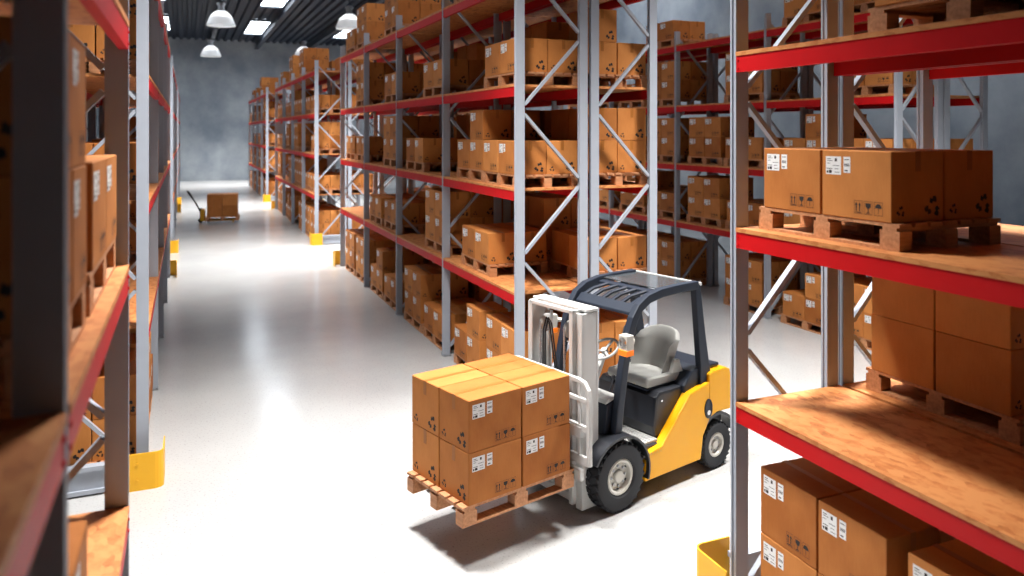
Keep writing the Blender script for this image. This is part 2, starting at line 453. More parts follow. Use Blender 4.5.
def box_parts():
    d = {}
    m = MB().box(-hx,hx,-hy,hy,0,BZ); d['body'] = m.mesh('cardboard_box', M['card'], bevel=.005)
    m = MB(); tw = .022       # closing tape over the lid and down both ends, a lid seam each side
    m.box(-tw,tw,-hy-.001,hy+.001,BZ-.0005,BZ+.0012)
    for s in (-1, 1): m.box(-tw,tw,min(s*hy,s*(hy+.0014)),max(s*hy,s*(hy+.0014)),BZ-.12,BZ+.0012)
    d['tape'] = m.mesh('packing_tape', M['tape'])
    U, N = (0,-1,0), (-1,0,0)      # label face looks to -X; as seen from there +u runs to the reader's right
    m = MB(); label_sheet(m, (-hx, hy-.035, BZ-.155), U, (0,0,1), N, .125, .115, 0); d['label'] = m.mesh('shipping_label', [M['label'], M['ink']])
    m = MB(); label_sheet(m, (-hx, hy-.180, BZ-.140), U, (0,0,1), N, .055, .100, 1); d['barcode'] = m.mesh('barcode_label', [M['label'], M['ink']])
    m = MB(); sym_handling(m, (-hx, -hy+.275, .035), U, (0,0,1), N); d['sym'] = m.mesh('handling_symbols', M['ink'])
    for e in (-1, 1):
        u = (-1, 0, 0) if e > 0 else (1, 0, 0)
        m = MB(); sym_recycle(m, (-hx*.56*e, e*hy, .085), u, (0,0,1), (0,e,0), .066); d['rec', e] = m.mesh('recycling_print', M['ink'])
        m = MB(); sym_recycle(m, (hx*.66*e, e*hy, .065), u, (0,0,1), (0,e,0), .034); d['tri', e] = m.mesh('triangle_print', M['ink'])
    # the same box as one mesh, for those too small to show their parts
    m = MB().mat(0).box(-hx,hx,-hy,hy,0,BZ); m.mat(1)
    m.box(-tw,tw,-hy-.001,hy+.001,BZ-.0005,BZ+.0012)
    for s in (-1, 1): m.box(-tw,tw,min(s*hy,s*(hy+.0014)),max(s*hy,s*(hy+.0014)),BZ-.12,BZ+.0012)
    m.mat(2); rect3(m, (-hx,hy-.035,BZ-.155), U, (0,0,1), [(0,0),(.125,0),(.125,.115),(0,.115)], N, .001)
    rect3(m, (-hx,hy-.180,BZ-.140), U, (0,0,1), [(0,0),(.055,0),(.055,.1),(0,.1)], N, .001)
    m.mat(3)
    for s in (-1, 1): sym_recycle(m, (hx*.52*(1 if s < 0 else -1), s*hy, .085), (1,0,0) if s < 0 else (-1,0,0), (0,0,1), (0,s,0), .062)
    bmx = m.bm.copy()
    d['small'] = m.mesh('cardboard_box', [M['card'], M['tape'], M['label'], M['ink']])
    d['bm'] = bmx
    return d
BOX = box_parts()
PL, PD, PH = 1.2, .86, .16
def pallet_parts():
    d = {}
    def boards(m):
        n = 7; w = .098; gap = (PD - n*w)/(n-1)
        for i in range(n):
            y = -PD/2 + i*(w+gap); m.box(y, y+w, -PL/2, PL/2, PH-.022, PH)
        return m
    def stringers(m, k):
        y = (-PL/2+.07, 0, PL/2-.07)[k]; return m.box(-PD/2, PD/2, y-.05, y+.05, PH-.044, PH-.022)
    def runner(m, x): return m.box(x-.05, x+.05, -PL/2, PL/2, 0, .018)
    d['deck'] = boards(MB()).mesh('deck_boards', M['pallet'])
    d['stringer'] = MB().box(-PD/2,PD/2,-.05,.05,PH-.044,PH-.022).mesh('stringer', M['pallet'])
    d['block'] = MB().box(-.05,.05,-.07,.07,.018,PH-.044).mesh('block', M['pallet'])
    d['runner'] = runner(MB(), 0).mesh('bottom_board', M['pallet'])
    d['spots'] = [(x, y) for x in (-PD/2+.05, 0, PD/2-.05) for y in (-PL/2+.07, 0, PL/2-.07)]
    m = boards(MB())
    for k in range(3): stringers(m, k)
    for x in (-PD/2+.05, 0, PD/2-.05): runner(m, x)
    for x, y in d['spots']: m.box(x-.05,x+.05,y-.07,y+.07,.018,PH-.044)
    d['all'] = m.mesh('wooden_pallet', M['pallet'])
    return d
PAL = pallet_parts()
RNG = random.Random(7)
LOADS = []     # every pallet with its boxes
BAYN = ['first','second','third','fourth']; LVN = ['floor level','lowest shelf','second shelf','third shelf','top shelf']
def load(x, y, z, rz, layers, ptext, btext, group, ln=1.0, flip=False, hz=1.0):
    """x,y: centre; local -X is the label side, local +Y the far end; a/b: label side near/far, c/d: other side near/far"""
    r = RNG
    L = {'x': x, 'y': y, 'z': z, 'rz': rz, 'ln': ln, 'ptext': ptext, 'group': group, 'boxes': []}
    R = Matrix.Rotation(rz, 2)
    for k, lay in enumerate(layers):
        for ch in lay:
            sx = -1 if ch in 'ab' else 1; sy = -1 if ch in 'ac' else 1
            if flip: sy = -sy
            px, py = sx*(hx+.006) + r.uniform(-.003,.003), (sy*(hy+.007))*ln + r.uniform(-.003,.003)
            v = R @ Vector((px, py))
            tier = ('single-layer' if len(layers) == 1 else 'bottom' if k == 0 else 'top' if k == len(layers)-1 else 'middle')
            side = 'aisle-side' if ch in 'ab' else 'rear'
            end = 'near-end' if ch in 'ac' else 'far-end'
            L['boxes'].append({'loc': (x+v.x, y+v.y, z+PH+.001+k*(BZ*hz+.0025)), 'hz': hz, 'rz': rz + r.uniform(-.006,.006), 'ln': ln,
                               'label': '%s %s %s carton, %s' % (tier, side, end, btext)})
    LOADS.append(L); return L
def fill(X, y0, pitch, facing, spec, alias):
    """spec: {(bay, level, slot): (layers, dy)}"""
    for (b, l, s), v in sorted(spec.items()):
        lay, dy = v if isinstance(v, tuple) else (v, 0)
        if not lay: continue
        yc = y0 + b*pitch + (.10 if s == 0 else 1.37) + .6 + dy + RNG.uniform(-.012, .012)
        xc = X + (.05 + PD/2 + RNG.uniform(0,.05))*(-facing)
        sl = ('near','far')[s]; place = '%s, %s bay, %s' % (LVN[l], BAYN[b], alias)
        load(xc, yc, LV[l]+.001, 0 if facing < 0 else PI, lay, '%s-slot wooden pallet, %s' % (sl, place), '%s pallet, %s' % (sl, place), alias, flip=facing > 0)
F, F2, F3 = ['abcd'], ['abcd','abcd'], ['abcd','abcd','abcd']
NEAR, FAR = ['abcd','ac'], ['abcd','bd']
def rnd(seed, nb=4, top=True):
    r = random.Random(seed); d = {}
    for b in range(nb):
        for l in range(5):
            for s in (0, 1):
                q = r.random()
                if l == 0: c = F2 if q < .55 else NEAR if q < .75 else F if q < .92 else None
                elif l == 4: c = (F2 if q < .45 else F3 if q < .55 else F if q < .7 else None) if top else None
                else: c = F if q < .42 else F2 if q < .66 else NEAR if q < .76 else FAR if q < .82 else None
                d[b,l,s] = c
    return d

# ---- the racks and what stands on them
rack(LX1+.07, 4.6-2*2.34, 2, 2.34, 1, 'dark out-of-focus pallet rack with bluish posts beside the camera')
AL = 'blurred dark rack'
def lfill(b, l, s, lay, yc, ln=1.0):
    place = '%s, %s' % (LVN[l], AL); sl = ('near','far')[s]
    load(LX1+.07-.055-PD/2, yc, LV[l]+.001, PI, lay, '%s-slot wooden pallet, %s' % (sl, place), '%s pallet, %s' % (sl, place), AL, ln=ln, flip=True)
lfill(1,1,0,F,2.78,.70); lfill(1,2,0,F2,2.78,.70); lfill(1,2,1,F,3.93); lfill(1,0,1,F2,3.93)
rack(LX1, Y0[0], 4, P, 1, 'pallet rack starting at the cream post with the big yellow guard')
AL2 = 'first rack past the blurred one'
sp = rnd(11)
sp.update({(0,0,0):F2,(0,1,0):None,(0,1,1):None,(0,2,0):F,(0,2,1):None,(0,3,0):F2,(0,3,1):F,(1,1,0):None,(1,2,0):None})
sp = {k: v for k, v in sp.items() if k[1] < 4}
fill(LX1, Y0[0], P, 1, sp, AL2)
rack(LX2-DEP, Y0[0], 4, P, -1, 'pallet rack standing back to back behind the cream guarded post')
def fill_rear(X, y0, spec, alias):     # rear racks of the camera-aisle pair face -X
    fill(X-DEP, y0, P, -1, spec, alias)
fill_rear(LX2, Y0[0], {(0,0,0):F2,(0,3,0):F2,(0,2,1):F,(0,1,1):F2,(1,0,0):F2,(1,3,0):F2,(1,2,0):F}, 'rear rack past the blurred one')
for k, (nm, al) in enumerate((('second pallet rack past the blurred one, beyond a cross aisle', 'second rack past the blurred one'),
                              ('third pallet rack past the blurred one, by the concrete wall', 'third rack past the blurred one'))):
    rack(LX1, Y0[k+1], 4, P, 1, nm, detail=False); fill(LX1, Y0[k+1], P, 1, rnd(21+k, top=False), al)

# centre rows: the near block whose chipboard shelf comes towards the camera
CAY = 4.65 - 2*P
rack(CX1, CAY, 2, P, -1, 'pallet rack with a long bare chipboard shelf and a carton-laden shelf above')
rack(CX2, CAY, 2, P, -1, 'pallet rack backing onto the one with the bare chipboard shelf')
ALA, ALB = 'rack with bare chipboard shelf', 'rack backing the bare-shelf one'
def cfill(X, l, s, lay, yc, al, dx=.10, rz=0, flip=False, hz=1.0):
    place = '%s, %s' % (LVN[l], al); sl = ('near','far')[s]
    load(X + dx + PD/2, yc, LV[l]+.001, rz, lay, '%s-slot wooden pallet, %s' % (sl, place), '%s pallet, %s' % (sl, place), al, flip=flip, hz=hz)
cfill(CX1, 0, 1, F2, 3.92, ALA, hz=1.12); cfill(CX1, 0, 0, F2, 2.68, ALA, hz=1.12)
cfill(CX1, 2, 1, F, 3.90, ALA, .11); cfill(CX1, 3, 1, F2, 2.92, ALA, .10); cfill(CX1, 4, 0, F, 2.3, ALA)
cfill(CX2, 1, 1, F2, 3.88, ALB, .09, PI, True); cfill(CX2, 0, 1, F2, 3.88, ALB, .09, PI, True)
cfill(CX2, 2, 0, F, 2.62, ALB, .09, PI, True); cfill(CX2, 1, 0, F2, 2.58, ALB, .09, PI, True)

rack(CX1, Y0[0], 4, P, -1, 'long pallet rack just behind the yellow forklift, facing the aisle')
ALC = 'rack behind the forklift'
S = {}
S[0,0,0] = F2; S[0,0,1] = (['abcd','a'], -.02)
S[0,1,0] = None; S[0,1,1] = (F, -.28)
S[0,2,0] = (F, -.03); S[0,2,1] = (['abcd','ac'], -.04)
S[0,3,0] = (F, -.03); S[0,3,1] = None
S[0,4,0] = None; S[0,4,1] = F
S[1,0,0] = F; S[1,0,1] = F2
S[1,1,0] = F2; S[1,1,1] = None
S[1,2,0] = None; S[1,2,1] = (F, -.1)
S[1,3,0] = (F, .05); S[1,3,1] = None
S[1,4,0] = None; S[1,4,1] = None
S[2,0,0] = F; S[2,0,1] = (['abcd','ac'], 0)
S[2,1,0] = F; S[2,1,1] = F
S[2,2,0] = F2; S[2,2,1] = None
S[2,3,0] = (F, -.03); S[2,3,1] = None
S[2,4,0] = (F3, -.03); S[2,4,1] = None
S[3,0,0] = F2; S[3,0,1] = F2
S[3,1,0] = None; S[3,1,1] = None
S[3,2,0] = F; S[3,2,1] = F
S[3,3,0] = F2; S[3,3,1] = None
S[3,4,0] = (F2, -.03); S[3,4,1] = F
fill(CX1, Y0[0], P, -1, S, ALC)
rack(CX2, Y0[0], 4, P, -1, 'rear pallet rack standing back to back behind the forklift rack')
S = {(0,0,0):F2,(0,0,1):F,(0,1,0):(F,-.02),(0,1,1):F2,(0,2,0):(F2,-.03),(0,2,1):F2,(0,3,0):(['abcd','c'],-.03),(0,3,1):F2,(0,4,0):None,(0,4,1):F2,
     (1,0,0):F2,(1,0,1):F2,(1,1,0):F2,(1,1,1):F2,(1,2,0):F,(1,2,1):F2,(1,3,0):F,(1,3,1):F2,(2,0,0):F2,(2,1,0):F,(2,2,0):F,(2,2,1):F2,(2,3,0):F2,(2,0,1):F2,
     (3,0,0):F2,(3,1,0):F,(3,2,0):F,(3,3,0):F2,(3,3,1):F,(3,4,0):F,(3,1,1):None,(2,1,1):None}
fill(CX2+DEP, Y0[0], P, 1, S, 'rear rack behind the forklift')

rack(CX1, Y0[1], 4, P, -1, 'second long pallet rack down the aisle, past the first cross aisle')
S = rnd(33); S.update({(0,0,0):F2,(0,1,0):F,(0,1,1):F,(0,2,0):(['abcd','ac'],0),(0,3,0):F,(0,3,1):F,(0,4,0):None,(0,4,1):None,(1,4,0):F2,(1,4,1):None,(2,4,0):F2,(2,4,1):None,(3,4,0):F,(3,4,1):None,(0,0,1):F2})
fill(CX1, Y0[1], P, -1, S, 'second rack down the aisle')
rack(CX2, Y0[1], 4, P, -1, 'rear rack of the second pair down the aisle', detail=False)
S = {(0,0,0):F2,(0,1,0):F,(0,2,0):F,(0,3,0):F,(0,4,0):F,(0,4,1):F,(1,4,0):F,(1,2,0):F,(1,3,0):F2,(1,1,0):F,(2,2,0):F2,(2,4,0):F}
fill(CX2+DEP, Y0[1], P, 1, S, 'rear second rack down the aisle')
rack(CX1, Y0[2], 4, P, -1, 'last small-looking pallet rack before the blue-grey concrete wall', detail=False)
S = rnd(35); S.update({(0,4,0):None,(0,4,1):None,(1,4,0):F2,(1,4,1):None,(2,4,0):F,(2,4,1):None,(3,4,0):F,(3,4,1):None,(0,0,0):F2,(0,2,0):F,(0,3,0):F})
fill(CX1, Y0[2], P, -1, S, 'last rack before the concrete wall')
rack(CX2, Y0[2], 4, P, -1, 'rear rack of the last pair before the concrete wall', detail=False)

rack(DX1, Y0[0], 4, P, -1, 'pallet rack across the second aisle, seen beyond the forklift')
S = {(0,0,0):F2,(0,0,1):(['abcd','ac'],0),(0,1,0):F2,(0,1,1):F2,(0,2,0):(F,0),(0,2,1):(['abcd','ac'],0),(0,3,0):(F,-.03),(0,3,1):None,(0,4,0):F2,(0,4,1):(F3,-.02),
     (1,0,0):F2,(1,0,1):None,(1,1,0):F,(1,1,1):F2,(1,2,0):F,(1,2,1):F2,(1,3,0):(F2,0),(1,3,1):None,(1,4,0):None,(1,4,1):None,
     (2,0,0):F2,(2,0,1):F2,(2,1,0):F,(2,1,1):F2,(2,2,0):F2,(2,2,1):F,(2,3,0):F2,(2,3,1):F,(2,4,0):F,(2,4,1):None,
     (3,0,0):F2,(3,0,1):F2,(3,1,0):F2,(3,1,1):F,(3,2,0):F,(3,2,1):F2,(3,3,0):F,(3,3,1):F2,(3,4,0):None,(3,4,1):F}
fill(DX1, Y0[0], P, -1, S, 'rack across the second aisle')
rack(DX2+DEP, Y0[0], 4, P, 1, 'rear pallet rack backing the one across the second aisle')
fill(DX2+DEP, Y0[0], P, 1, {(0,2,0):F,(0,0,0):F2,(0,3,1):F,(1,2,0):F,(1,0,0):F2,(1,3,1):F,(2,2,0):F2,(2,1,1):F}, 'rear rack across second aisle')
rack(DX1, Y0[1], 4, P, -1, 'second pallet rack along the far side of the second aisle', detail=False)
fill(DX1, Y0[1], P, -1, rnd(41), 'second rack across second aisle')

# ------------------------------------------------------------------ guards at the rack ends
def guard(x0, x1, y, s, label, one=None):
    """low rail across the end of a rack pair with a yellow protector wrapped round each aisle corner; s: +1 when the rack lies at larger Y"""
    t = thing('rack_end_guard', label, 'guard', ((x0+x1)/2, y, 0), 0, 'end guards of the racks')
    hw = (x1-x0)/2
    m = MB()
    m.prism([(-.05,.02),(.05,.02),(.05,.06),(.02,.06),(.02,.24),(.05,.24),(.05,.28),(-.05,.28),(-.05,.24),(-.02,.24),(-.02,.06),(-.05,.06)], 'x', -hw+.14, hw-.14)
    m.build('guard_rail', M['steel'], t)
    for sx in (-1, 1):
        m = MB(); pts = []
        X = sx*(hw+.15); th = .012
        path = [(X - sx*.34, -s*.10), (X - sx*.08, -s*.10)]
        for i in range(5):
            a = PI/2*i/4; path.append((X - sx*.08 + sx*.08*math.sin(a), -s*.10 + s*.08*(1-math.cos(a))))
        path.append((X, s*.30))
        inner = []
        for i, (a, b) in enumerate(path):
            q = path[max(i-1,0)]; r = path[min(i+1,len(path)-1)]
            dx, dy = r[0]-q[0], r[1]-q[1]; l = math.hypot(dx,dy)
            nx, ny = -dy/l, dx/l
            if (nx*(-sx) + ny*s) < 0: nx, ny = -nx, -ny
            inner.append((a+nx*th, b+ny*th))
        m.prism(path + inner[::-1], 'z', .0, .36)
        for zz in (.10, .26):
            m.cyl((X-sx*.24, -s*.100, zz), (X-sx*.24, -s*.108, zz), .012, 8)
        m.build('corner_protector', M['yellow'], t)
    return t
guard(LX2-DEP, LX1, Y0[0]-.24, 1, 'grey floor rail with the big yellow corner guard under the cream post')
guard(LX1-2.0, LX1, Y0[0]+4*P+.24, -1, 'end guard with small yellow corner, first rack past the blurred one')
guard(LX1-2.0, LX1, Y0[1]-.24, 1, 'end guard with bright yellow corner along the aisle, beyond the cross aisle')
guard(LX1-2.0, LX1, Y0[1]+4*P+.24, -1, 'tiny yellow end guard before the last cross aisle')
guard(LX1-2.0, LX1, Y0[2]-.24, 1, 'tiny bright end guard on the last rack of the camera-side row')
guard(CX1, CX2+DEP, 4.6+.24, -1, 'yellow corner guard on the floor beneath the bare chipboard shelf')
guard(CX1, CX2+DEP, Y0[0]-.24, 1, 'end guard on the floor behind the forklift load')
guard(CX1, CX2+DEP, Y0[0]+4*P+.24, -1, 'thin yellow end guard past the last bay of the forklift rack')
guard(CX1, CX2+DEP, Y0[1]-.24, 1, 'yellow guard and grey rail at the tall white end post mid-aisle')
guard(CX1, CX2+DEP, Y0[1]+4*P+.24, -1, 'small yellow guard closing the second rack down the aisle')
guard(CX1, CX2+DEP, Y0[2]-.24, 1, 'small bright yellow guard starting the last rack down the aisle')
guard(DX1, DX2+DEP, Y0[0]-.24, 1, 'end guard of the rack across the second aisle')

# ------------------------------------------------------------------ forklift (local +x runs to its tail, -y is the side we see)
YAW = rad(15.5); FO = Vector((2.493, 6.448, 0))
fk = thing('forklift', 'yellow and slate forklift with raised cream mast carrying four-column carton load', 'forklift', FO, YAW)
fk['label'] = 'yellow and slate forklift truck carrying a pallet of cartons'
def body_parts():
    yp = [(1.45,.17),(1.46,.42),(1.70,.455),(2.10,.86),(2.28,.90),(2.28,1.00),(2.40,1.00),(2.80,.60),(2.52,.585),(2.38,.50),(2.30,.36),(2.27,.17)]
    yp = [(1.45,.17),(1.46,.42),(1.70,.455),(2.12,.87),(2.42,.925),(2.42,.54),(2.32,.40),(2.28,.17)]
    for s in (-1, 1):
        lo, hi = (.40,.505) if s > 0 else (-.505,-.40)
        p = MB().prism(yp, 'y', lo, hi).build('side_panel', M['fl_yel'], fk, bevel=.014, seg=2)
        # oval filler recess on the panel
        T = Matrix.Translation((2.37, s*.5055, .66)) @ Matrix.Rotation(-s*PI/2, 4, 'X') @ Matrix.Diagonal((.062,.085,1,1))
        if s < 0:
            T = Matrix.Translation((2.40, s*.505, .66)) @ Matrix.Rotation(PI/2, 4, 'X') @ Matrix.Diagonal((.062,.10,1,1))
            MB().lathe([(1.0,0),(1.0,.008),(.84,.010),(.80,.004),(.5,.003),(.0001,.003)], 24, T).build('filler_recess', M['fl_dark'], p, smooth=40)
            MB().cyl((2.40,-.507,.62),(2.40,-.515,.62),.026,14).build('filler_cap', M['chrome'], p)
    MB().prism([(1.35,.18),(2.75,.24),(2.75,.55),(1.35,.42)], 'y', -.40, .40).build('chassis', M['fl_black'], fk)
    cw = [(2.425,.545),(2.425,1.0),(2.50,1.03),(2.70,1.03),(2.77,1.0),(2.80,.90),(2.80,.60),(2.77,.575),(2.56,.59)]
    MB().prism(cw, 'y', -.50, .50).build('counterweight', M['fl_yel'], fk, bevel=.03, seg=3)
    MB().prism([(2.14,.60),(2.10,.93),(2.22,1.06),(2.34,1.085),(2.66,1.075),(2.66,1.037),(2.40,1.037),(2.40,.60)], 'y', -.44, .44).build('engine_cover', M['fl_dark'], fk, bevel=.02, seg=2)
    for y in (-.2, 0, .2): pass
    h = MB().prism([(1.72,.495),(1.69,.60),(1.72,.88),(1.78,.925),(2.13,.925),(2.13,.495)], 'y', -.40, .40).build('seat_box', M['fl_black'], fk, bevel=.03, seg=2)
    MB().box(1.70,2.12,-.30,.27,.927,.945).build('seat_slide', M['fl_dark'], h)
    MB().cyl((1.80,-.402,.84),(1.80,-.41,.84),.012,10).build('latch', M['chrome'], h)
    f = MB().box(1.26,1.72,-.42,.42,.47,.49)
    for i in range(9): f.box(1.285+i*.05,1.295+i*.05,-.41,.41,.49,.496)
    f.build('floor_plate', M['fl_grey'], fk)
    MB().prism([(1.26,.43),(1.30,.28),(1.66,.30),(1.70,.43),(1.70,.468),(1.26,.468)], 'y', -.445, .445).build('sill', M['fl_black'], fk, bevel=.01)
    for s in (-1, 1):
        lo, hi = (.45,.505) if s > 0 else (-.505,-.45)
        q = MB().box(1.44,1.69,lo,hi,.40,.418)
        for i in range(6): q.box(1.455+i*.04,1.465+i*.04,lo,hi,.418,.424)
        q.build('step_plate', M['fl_grey'], fk)
    c = MB().prism([(1.06,.50),(1.02,.70),(1.06,.95),(1.16,.98),(1.24,.93),(1.24,.50)], 'y', -.39, .39).build('front_cowl', M['fl_dark'], fk, bevel=.02, seg=2)
    MB().prism([(1.045,.955),(1.06,1.0),(1.20,1.02),(1.245,.95),(1.16,.985)], 'y', -.385, .385).build('cowl_cap', M['fl_white'], c, bevel=.006)
    for s in (-1, 1):
        lo, hi = (.335,.545) if s > 0 else (-.545,-.335)
        th = [rad(a) for a in range(-18, 151, 12)]
        o = [(1.10+.385*math.cos(a), .32+.375*math.sin(a)) for a in th]; i = [(1.10+.365*math.cos(a), .32+.352*math.sin(a)) for a in th]
        MB().prism(o + i[::-1], 'y', lo, hi).build('front_fender', M['fl_black'], fk, smooth=40)
    for s in (-1, 1):
        lo, hi = (.35,.503) if s > 0 else (-.503,-.35)
        th = [rad(a) for a in range(15, 166, 12)]
        o = [(2.56+.325*math.cos(a), .26+.325*math.sin(a)) for a in th]; i = [(2.56+.295*math.cos(a), .26+.295*math.sin(a)) for a in th]
        MB().prism(o + i[::-1], 'y', lo, hi).build('rear_fender', M['fl_black'], fk, smooth=40)
body_parts()
def wheel(name, x, s, r, w, y, rr):
    """tyre with a lugged tread as the part; rim, hub and lug nuts under it"""
    T = Matrix.Translation((x, s*y, r+.003)) @ Matrix.Rotation(s*-PI/2, 4, 'X')     # local z points outwards
    t = MB(); h = w/2; sh = r*.13
    t.lathe([(rr,-h*.75),(rr+.02,-h*.95),(r-sh,-h),(r-.02,-h*.90),(r-.012,-h*.55),(r-.012,h*.55),(r-.02,h*.90),(r-sh,h),(rr+.02,h*.95),(rr,h*.75)], 40, T, closed=True)
    n = 26
    for i in range(n):
        for j in (-1, 1):
            a = 2*PI*(i + (.5 if j > 0 else 0))/n
            B = T @ Matrix.Rotation(a, 4, 'Z') @ Matrix.Translation((r-.010, 0, j*h*.48)) @ Matrix.Rotation(j*.45, 4, 'X')
            t.box(-.012,.010,-r*.075,r*.075,-h*.46,h*.40,B)
    o = t.build(name, M['rubber'], fk, smooth=35)
    m = MB(); m.lathe([(rr,h*.78),(rr-.012,h*.86),(rr-.03,h*.80),(rr-.04,h*.45),(rr*.72,h*.36),(rr*.45,h*.42),(rr*.42,h*.42),(.0001,h*.42)], 32, T, cap=False)
    m.build('rim', M['rim'], o, smooth=35)
    m = MB(); m.lathe([(rr*.36,h*.40),(rr*.36,h*.62),(rr*.30,h*.72),(rr*.14,h*.76),(.0001,h*.76)], 20, T); m.build('hub', M['rim'], o, smooth=35)
    for i in range(8):
        a = 2*PI*i/8; p = Vector((rr*.54*math.cos(a), rr*.54*math.sin(a), 0))
        MB().cyl(T @ (p+Vector((0,0,h*.36))), T @ (p+Vector((0,0,h*.56))), rr*.075, 6).build('lug_nut', M['steel_dk'], o)
    for i in range(6):
        a = 2*PI*(i+.5)/6; p = Vector((rr*.76*math.cos(a), rr*.76*math.sin(a), 0))
        MB().cyl(T @ (p+Vector((0,0,h*.34))), T @ (p+Vector((0,0,h*.46))), rr*.085, 10).build('hand_hole', M['fl_black'], o)
for s in (-1, 1):
    wheel('front_wheel', 1.10, s, .315, .20, .44, .165); wheel('rear_wheel', 2.56, s, .24, .15, .425, .125)
# overhead guard
GY = .43
for s in (-1, 1):
    y = s*GY
    path = [(1.12,y,.62),(1.17,y,.95),(1.23,y,1.30),(1.30,y,1.58),(1.36,y,1.72),(1.44,y,1.82),(1.56,y,1.885),(1.75,y,1.92),(2.02,y,1.93),(2.30,y,1.93)]
    MB().sweep(path, .075, .085, side=(0,1,0)).build('front_pillar', M['fl_dark'], fk, bevel=.015, seg=2)
    MB().sweep([(2.285,y,1.93),(2.315,y,1.70),(2.355,y,1.40),(2.40,y,1.10),(2.42,y,.90)], .07, [.085,.095,.115,.14,.19], side=(0,1,0)).build('rear_pillar', M['fl_dark'], fk, bevel=.012, seg=2)
rg = MB()
def roofz(x):
    for (a, za), (b, zb) in zip(RZ, RZ[1:]):
        if a <= x <= b: return za + (zb-za)*(x-a)/(b-a)
RZ = [(1.38,1.755),(1.46,1.83),(1.58,1.888),(1.76,1.925),(2.05,1.938),(2.34,1.938)]
def strip(x0, x1, y0, y1, th=.03):
    n = 6; up = []
    for i in range(n+1):
        x = x0 + (x1-x0)*i/n; up.append((x, roofz(x)))
    rg.prism(up + [(x, z-th) for x, z in up[::-1]], 'y', y0, y1)
IN = GY-.036
strip(1.385, 1.47, -IN, IN); strip(1.72, 1.80, -IN, IN); strip(2.26, 2.34, -GY-.03, GY+.03, .045)
for i in range(6):
    ya = -IN + 2*IN*(i+.25)/6
    rg.bar((1.44, ya+.075, roofz(1.44)-.02), (1.575, ya+.03, roofz(1.575)-.017), .05, .028)
    rg.bar((1.57, ya+.032, roofz(1.57)-.017), (1.75, ya-.03, roofz(1.75)-.015), .05, .028)
for y in (-.13, .13): rg.box(1.79, 2.28, y-.022, y+.022, 1.905, 1.935)
rg.build('roof_grille', M['fl_dark'], fk, bevel=.006)
MB().box(1.78,2.31,-IN-.02,IN+.02,1.939,1.947).build('roof_sheet', M['glass_tint'], fk)
m = MB().box(2.318,2.342,-GY-.04,GY+.04,1.925,1.955).box(1.80,2.342,GY+.0,GY+.04,1.94,1.955); m.build('roof_edge', M['fl_white'], fk)
# seat, steering
m = MB().prism([(1.70,.95),(1.68,1.00),(1.71,1.045),(1.90,1.04),(2.20,1.03),(2.26,1.07),(2.28,.95)], 'y', -.31, .24); m.build('seat_cushion', M['seat'], fk, bevel=.03, seg=3, smooth=40)
def seatback():
    m = MB(); n = 9; cols = []
    for i in range(n):
        u = i/(n-1)*2-1; y = -.035 + u*.245
        fwd = .16*abs(u)**3; ztop = 1.44 - .05*abs(u)**2 - .03*abs(u)**6
        cols.append([(2.13-fwd, y*.86-.005, 1.03), (2.17-fwd, y*.95, 1.15), (2.22-fwd, y, 1.30), (2.275-fwd*.85, y, ztop-.02), (2.30-fwd*.85, y, ztop),
                     (2.345-fwd*.75, y, ztop-.02), (2.32-fwd*.75, y, 1.30), (2.27-fwd*.75, y*.95, 1.15), (2.23-fwd*.75, y*.86-.005, 1.03)])
    V = [[m.bm.verts.new(p) for p in c] for c in cols]; k = len(cols[0])
    for i in range(n-1):
        for j in range(k): m.face([V[i][j], V[i][(j+1)%k], V[i+1][(j+1)%k], V[i+1][j]])
    m.face(V[0][::-1]); m.face(V[-1])
    o = m.build('seat_back', M['seat'], fk, bevel=.008, seg=2, smooth=50)
    MB().prism([(1.90,1.05),(1.94,1.30),(1.985,1.425),(2.03,1.42),(2.03,1.30),(2.06,1.06)], 'y', .235, .285).build('side_bolster', M['seat'], o, bevel=.018, seg=2)
    MB().prism([(2.02,1.05),(2.07,1.18),(2.14,1.18),(2.2,1.04)], 'y', -.345, -.30).build('side_bolster', M['seat'], o, bevel=.015, seg=2)
seatback()
st = MB().sweep([(1.25,.05,.93),(1.33,.05,1.08),(1.44,.05,1.26)], [.10,.085,.07], [.09,.075,.055], side=(0,1,0)).build('steering_column', M['fl_white'], fk, bevel=.012)
T = Matrix.Translation((1.46,.05,1.295)) @ Matrix.Rotation(rad(-28), 4, 'Y')
m = MB().sweep([T @ Vector((.155*math.cos(2*PI*i/28), .155*math.sin(2*PI*i/28), .02)) for i in range(28)], .014, n=8, closed=True)
for a in (0, 120, 240): m.bar(T @ Vector((0,0,0)), T @ Vector((.15*math.cos(rad(a)), .15*math.sin(rad(a)), .02)), .025, .012)
m.cyl(T @ Vector((0,0,-.03)), T @ Vector((0,0,.02)), .035, 14); m.build('steering_wheel', M['fl_grey'], fk, smooth=40)
m = MB()
for k in range(3):
    m.cyl((1.27,-.20-k*.045,.95),(1.33,-.20-k*.045,1.10),.008,8); m.lathe([(.0001,-.02),(.016,-.015),(.02,0),(.014,.018),(.0001,.022)],10,Matrix.Translation((1.335,-.20-k*.045,1.115)))
m.build('control_lever', M['fl_black'], fk, smooth=40)
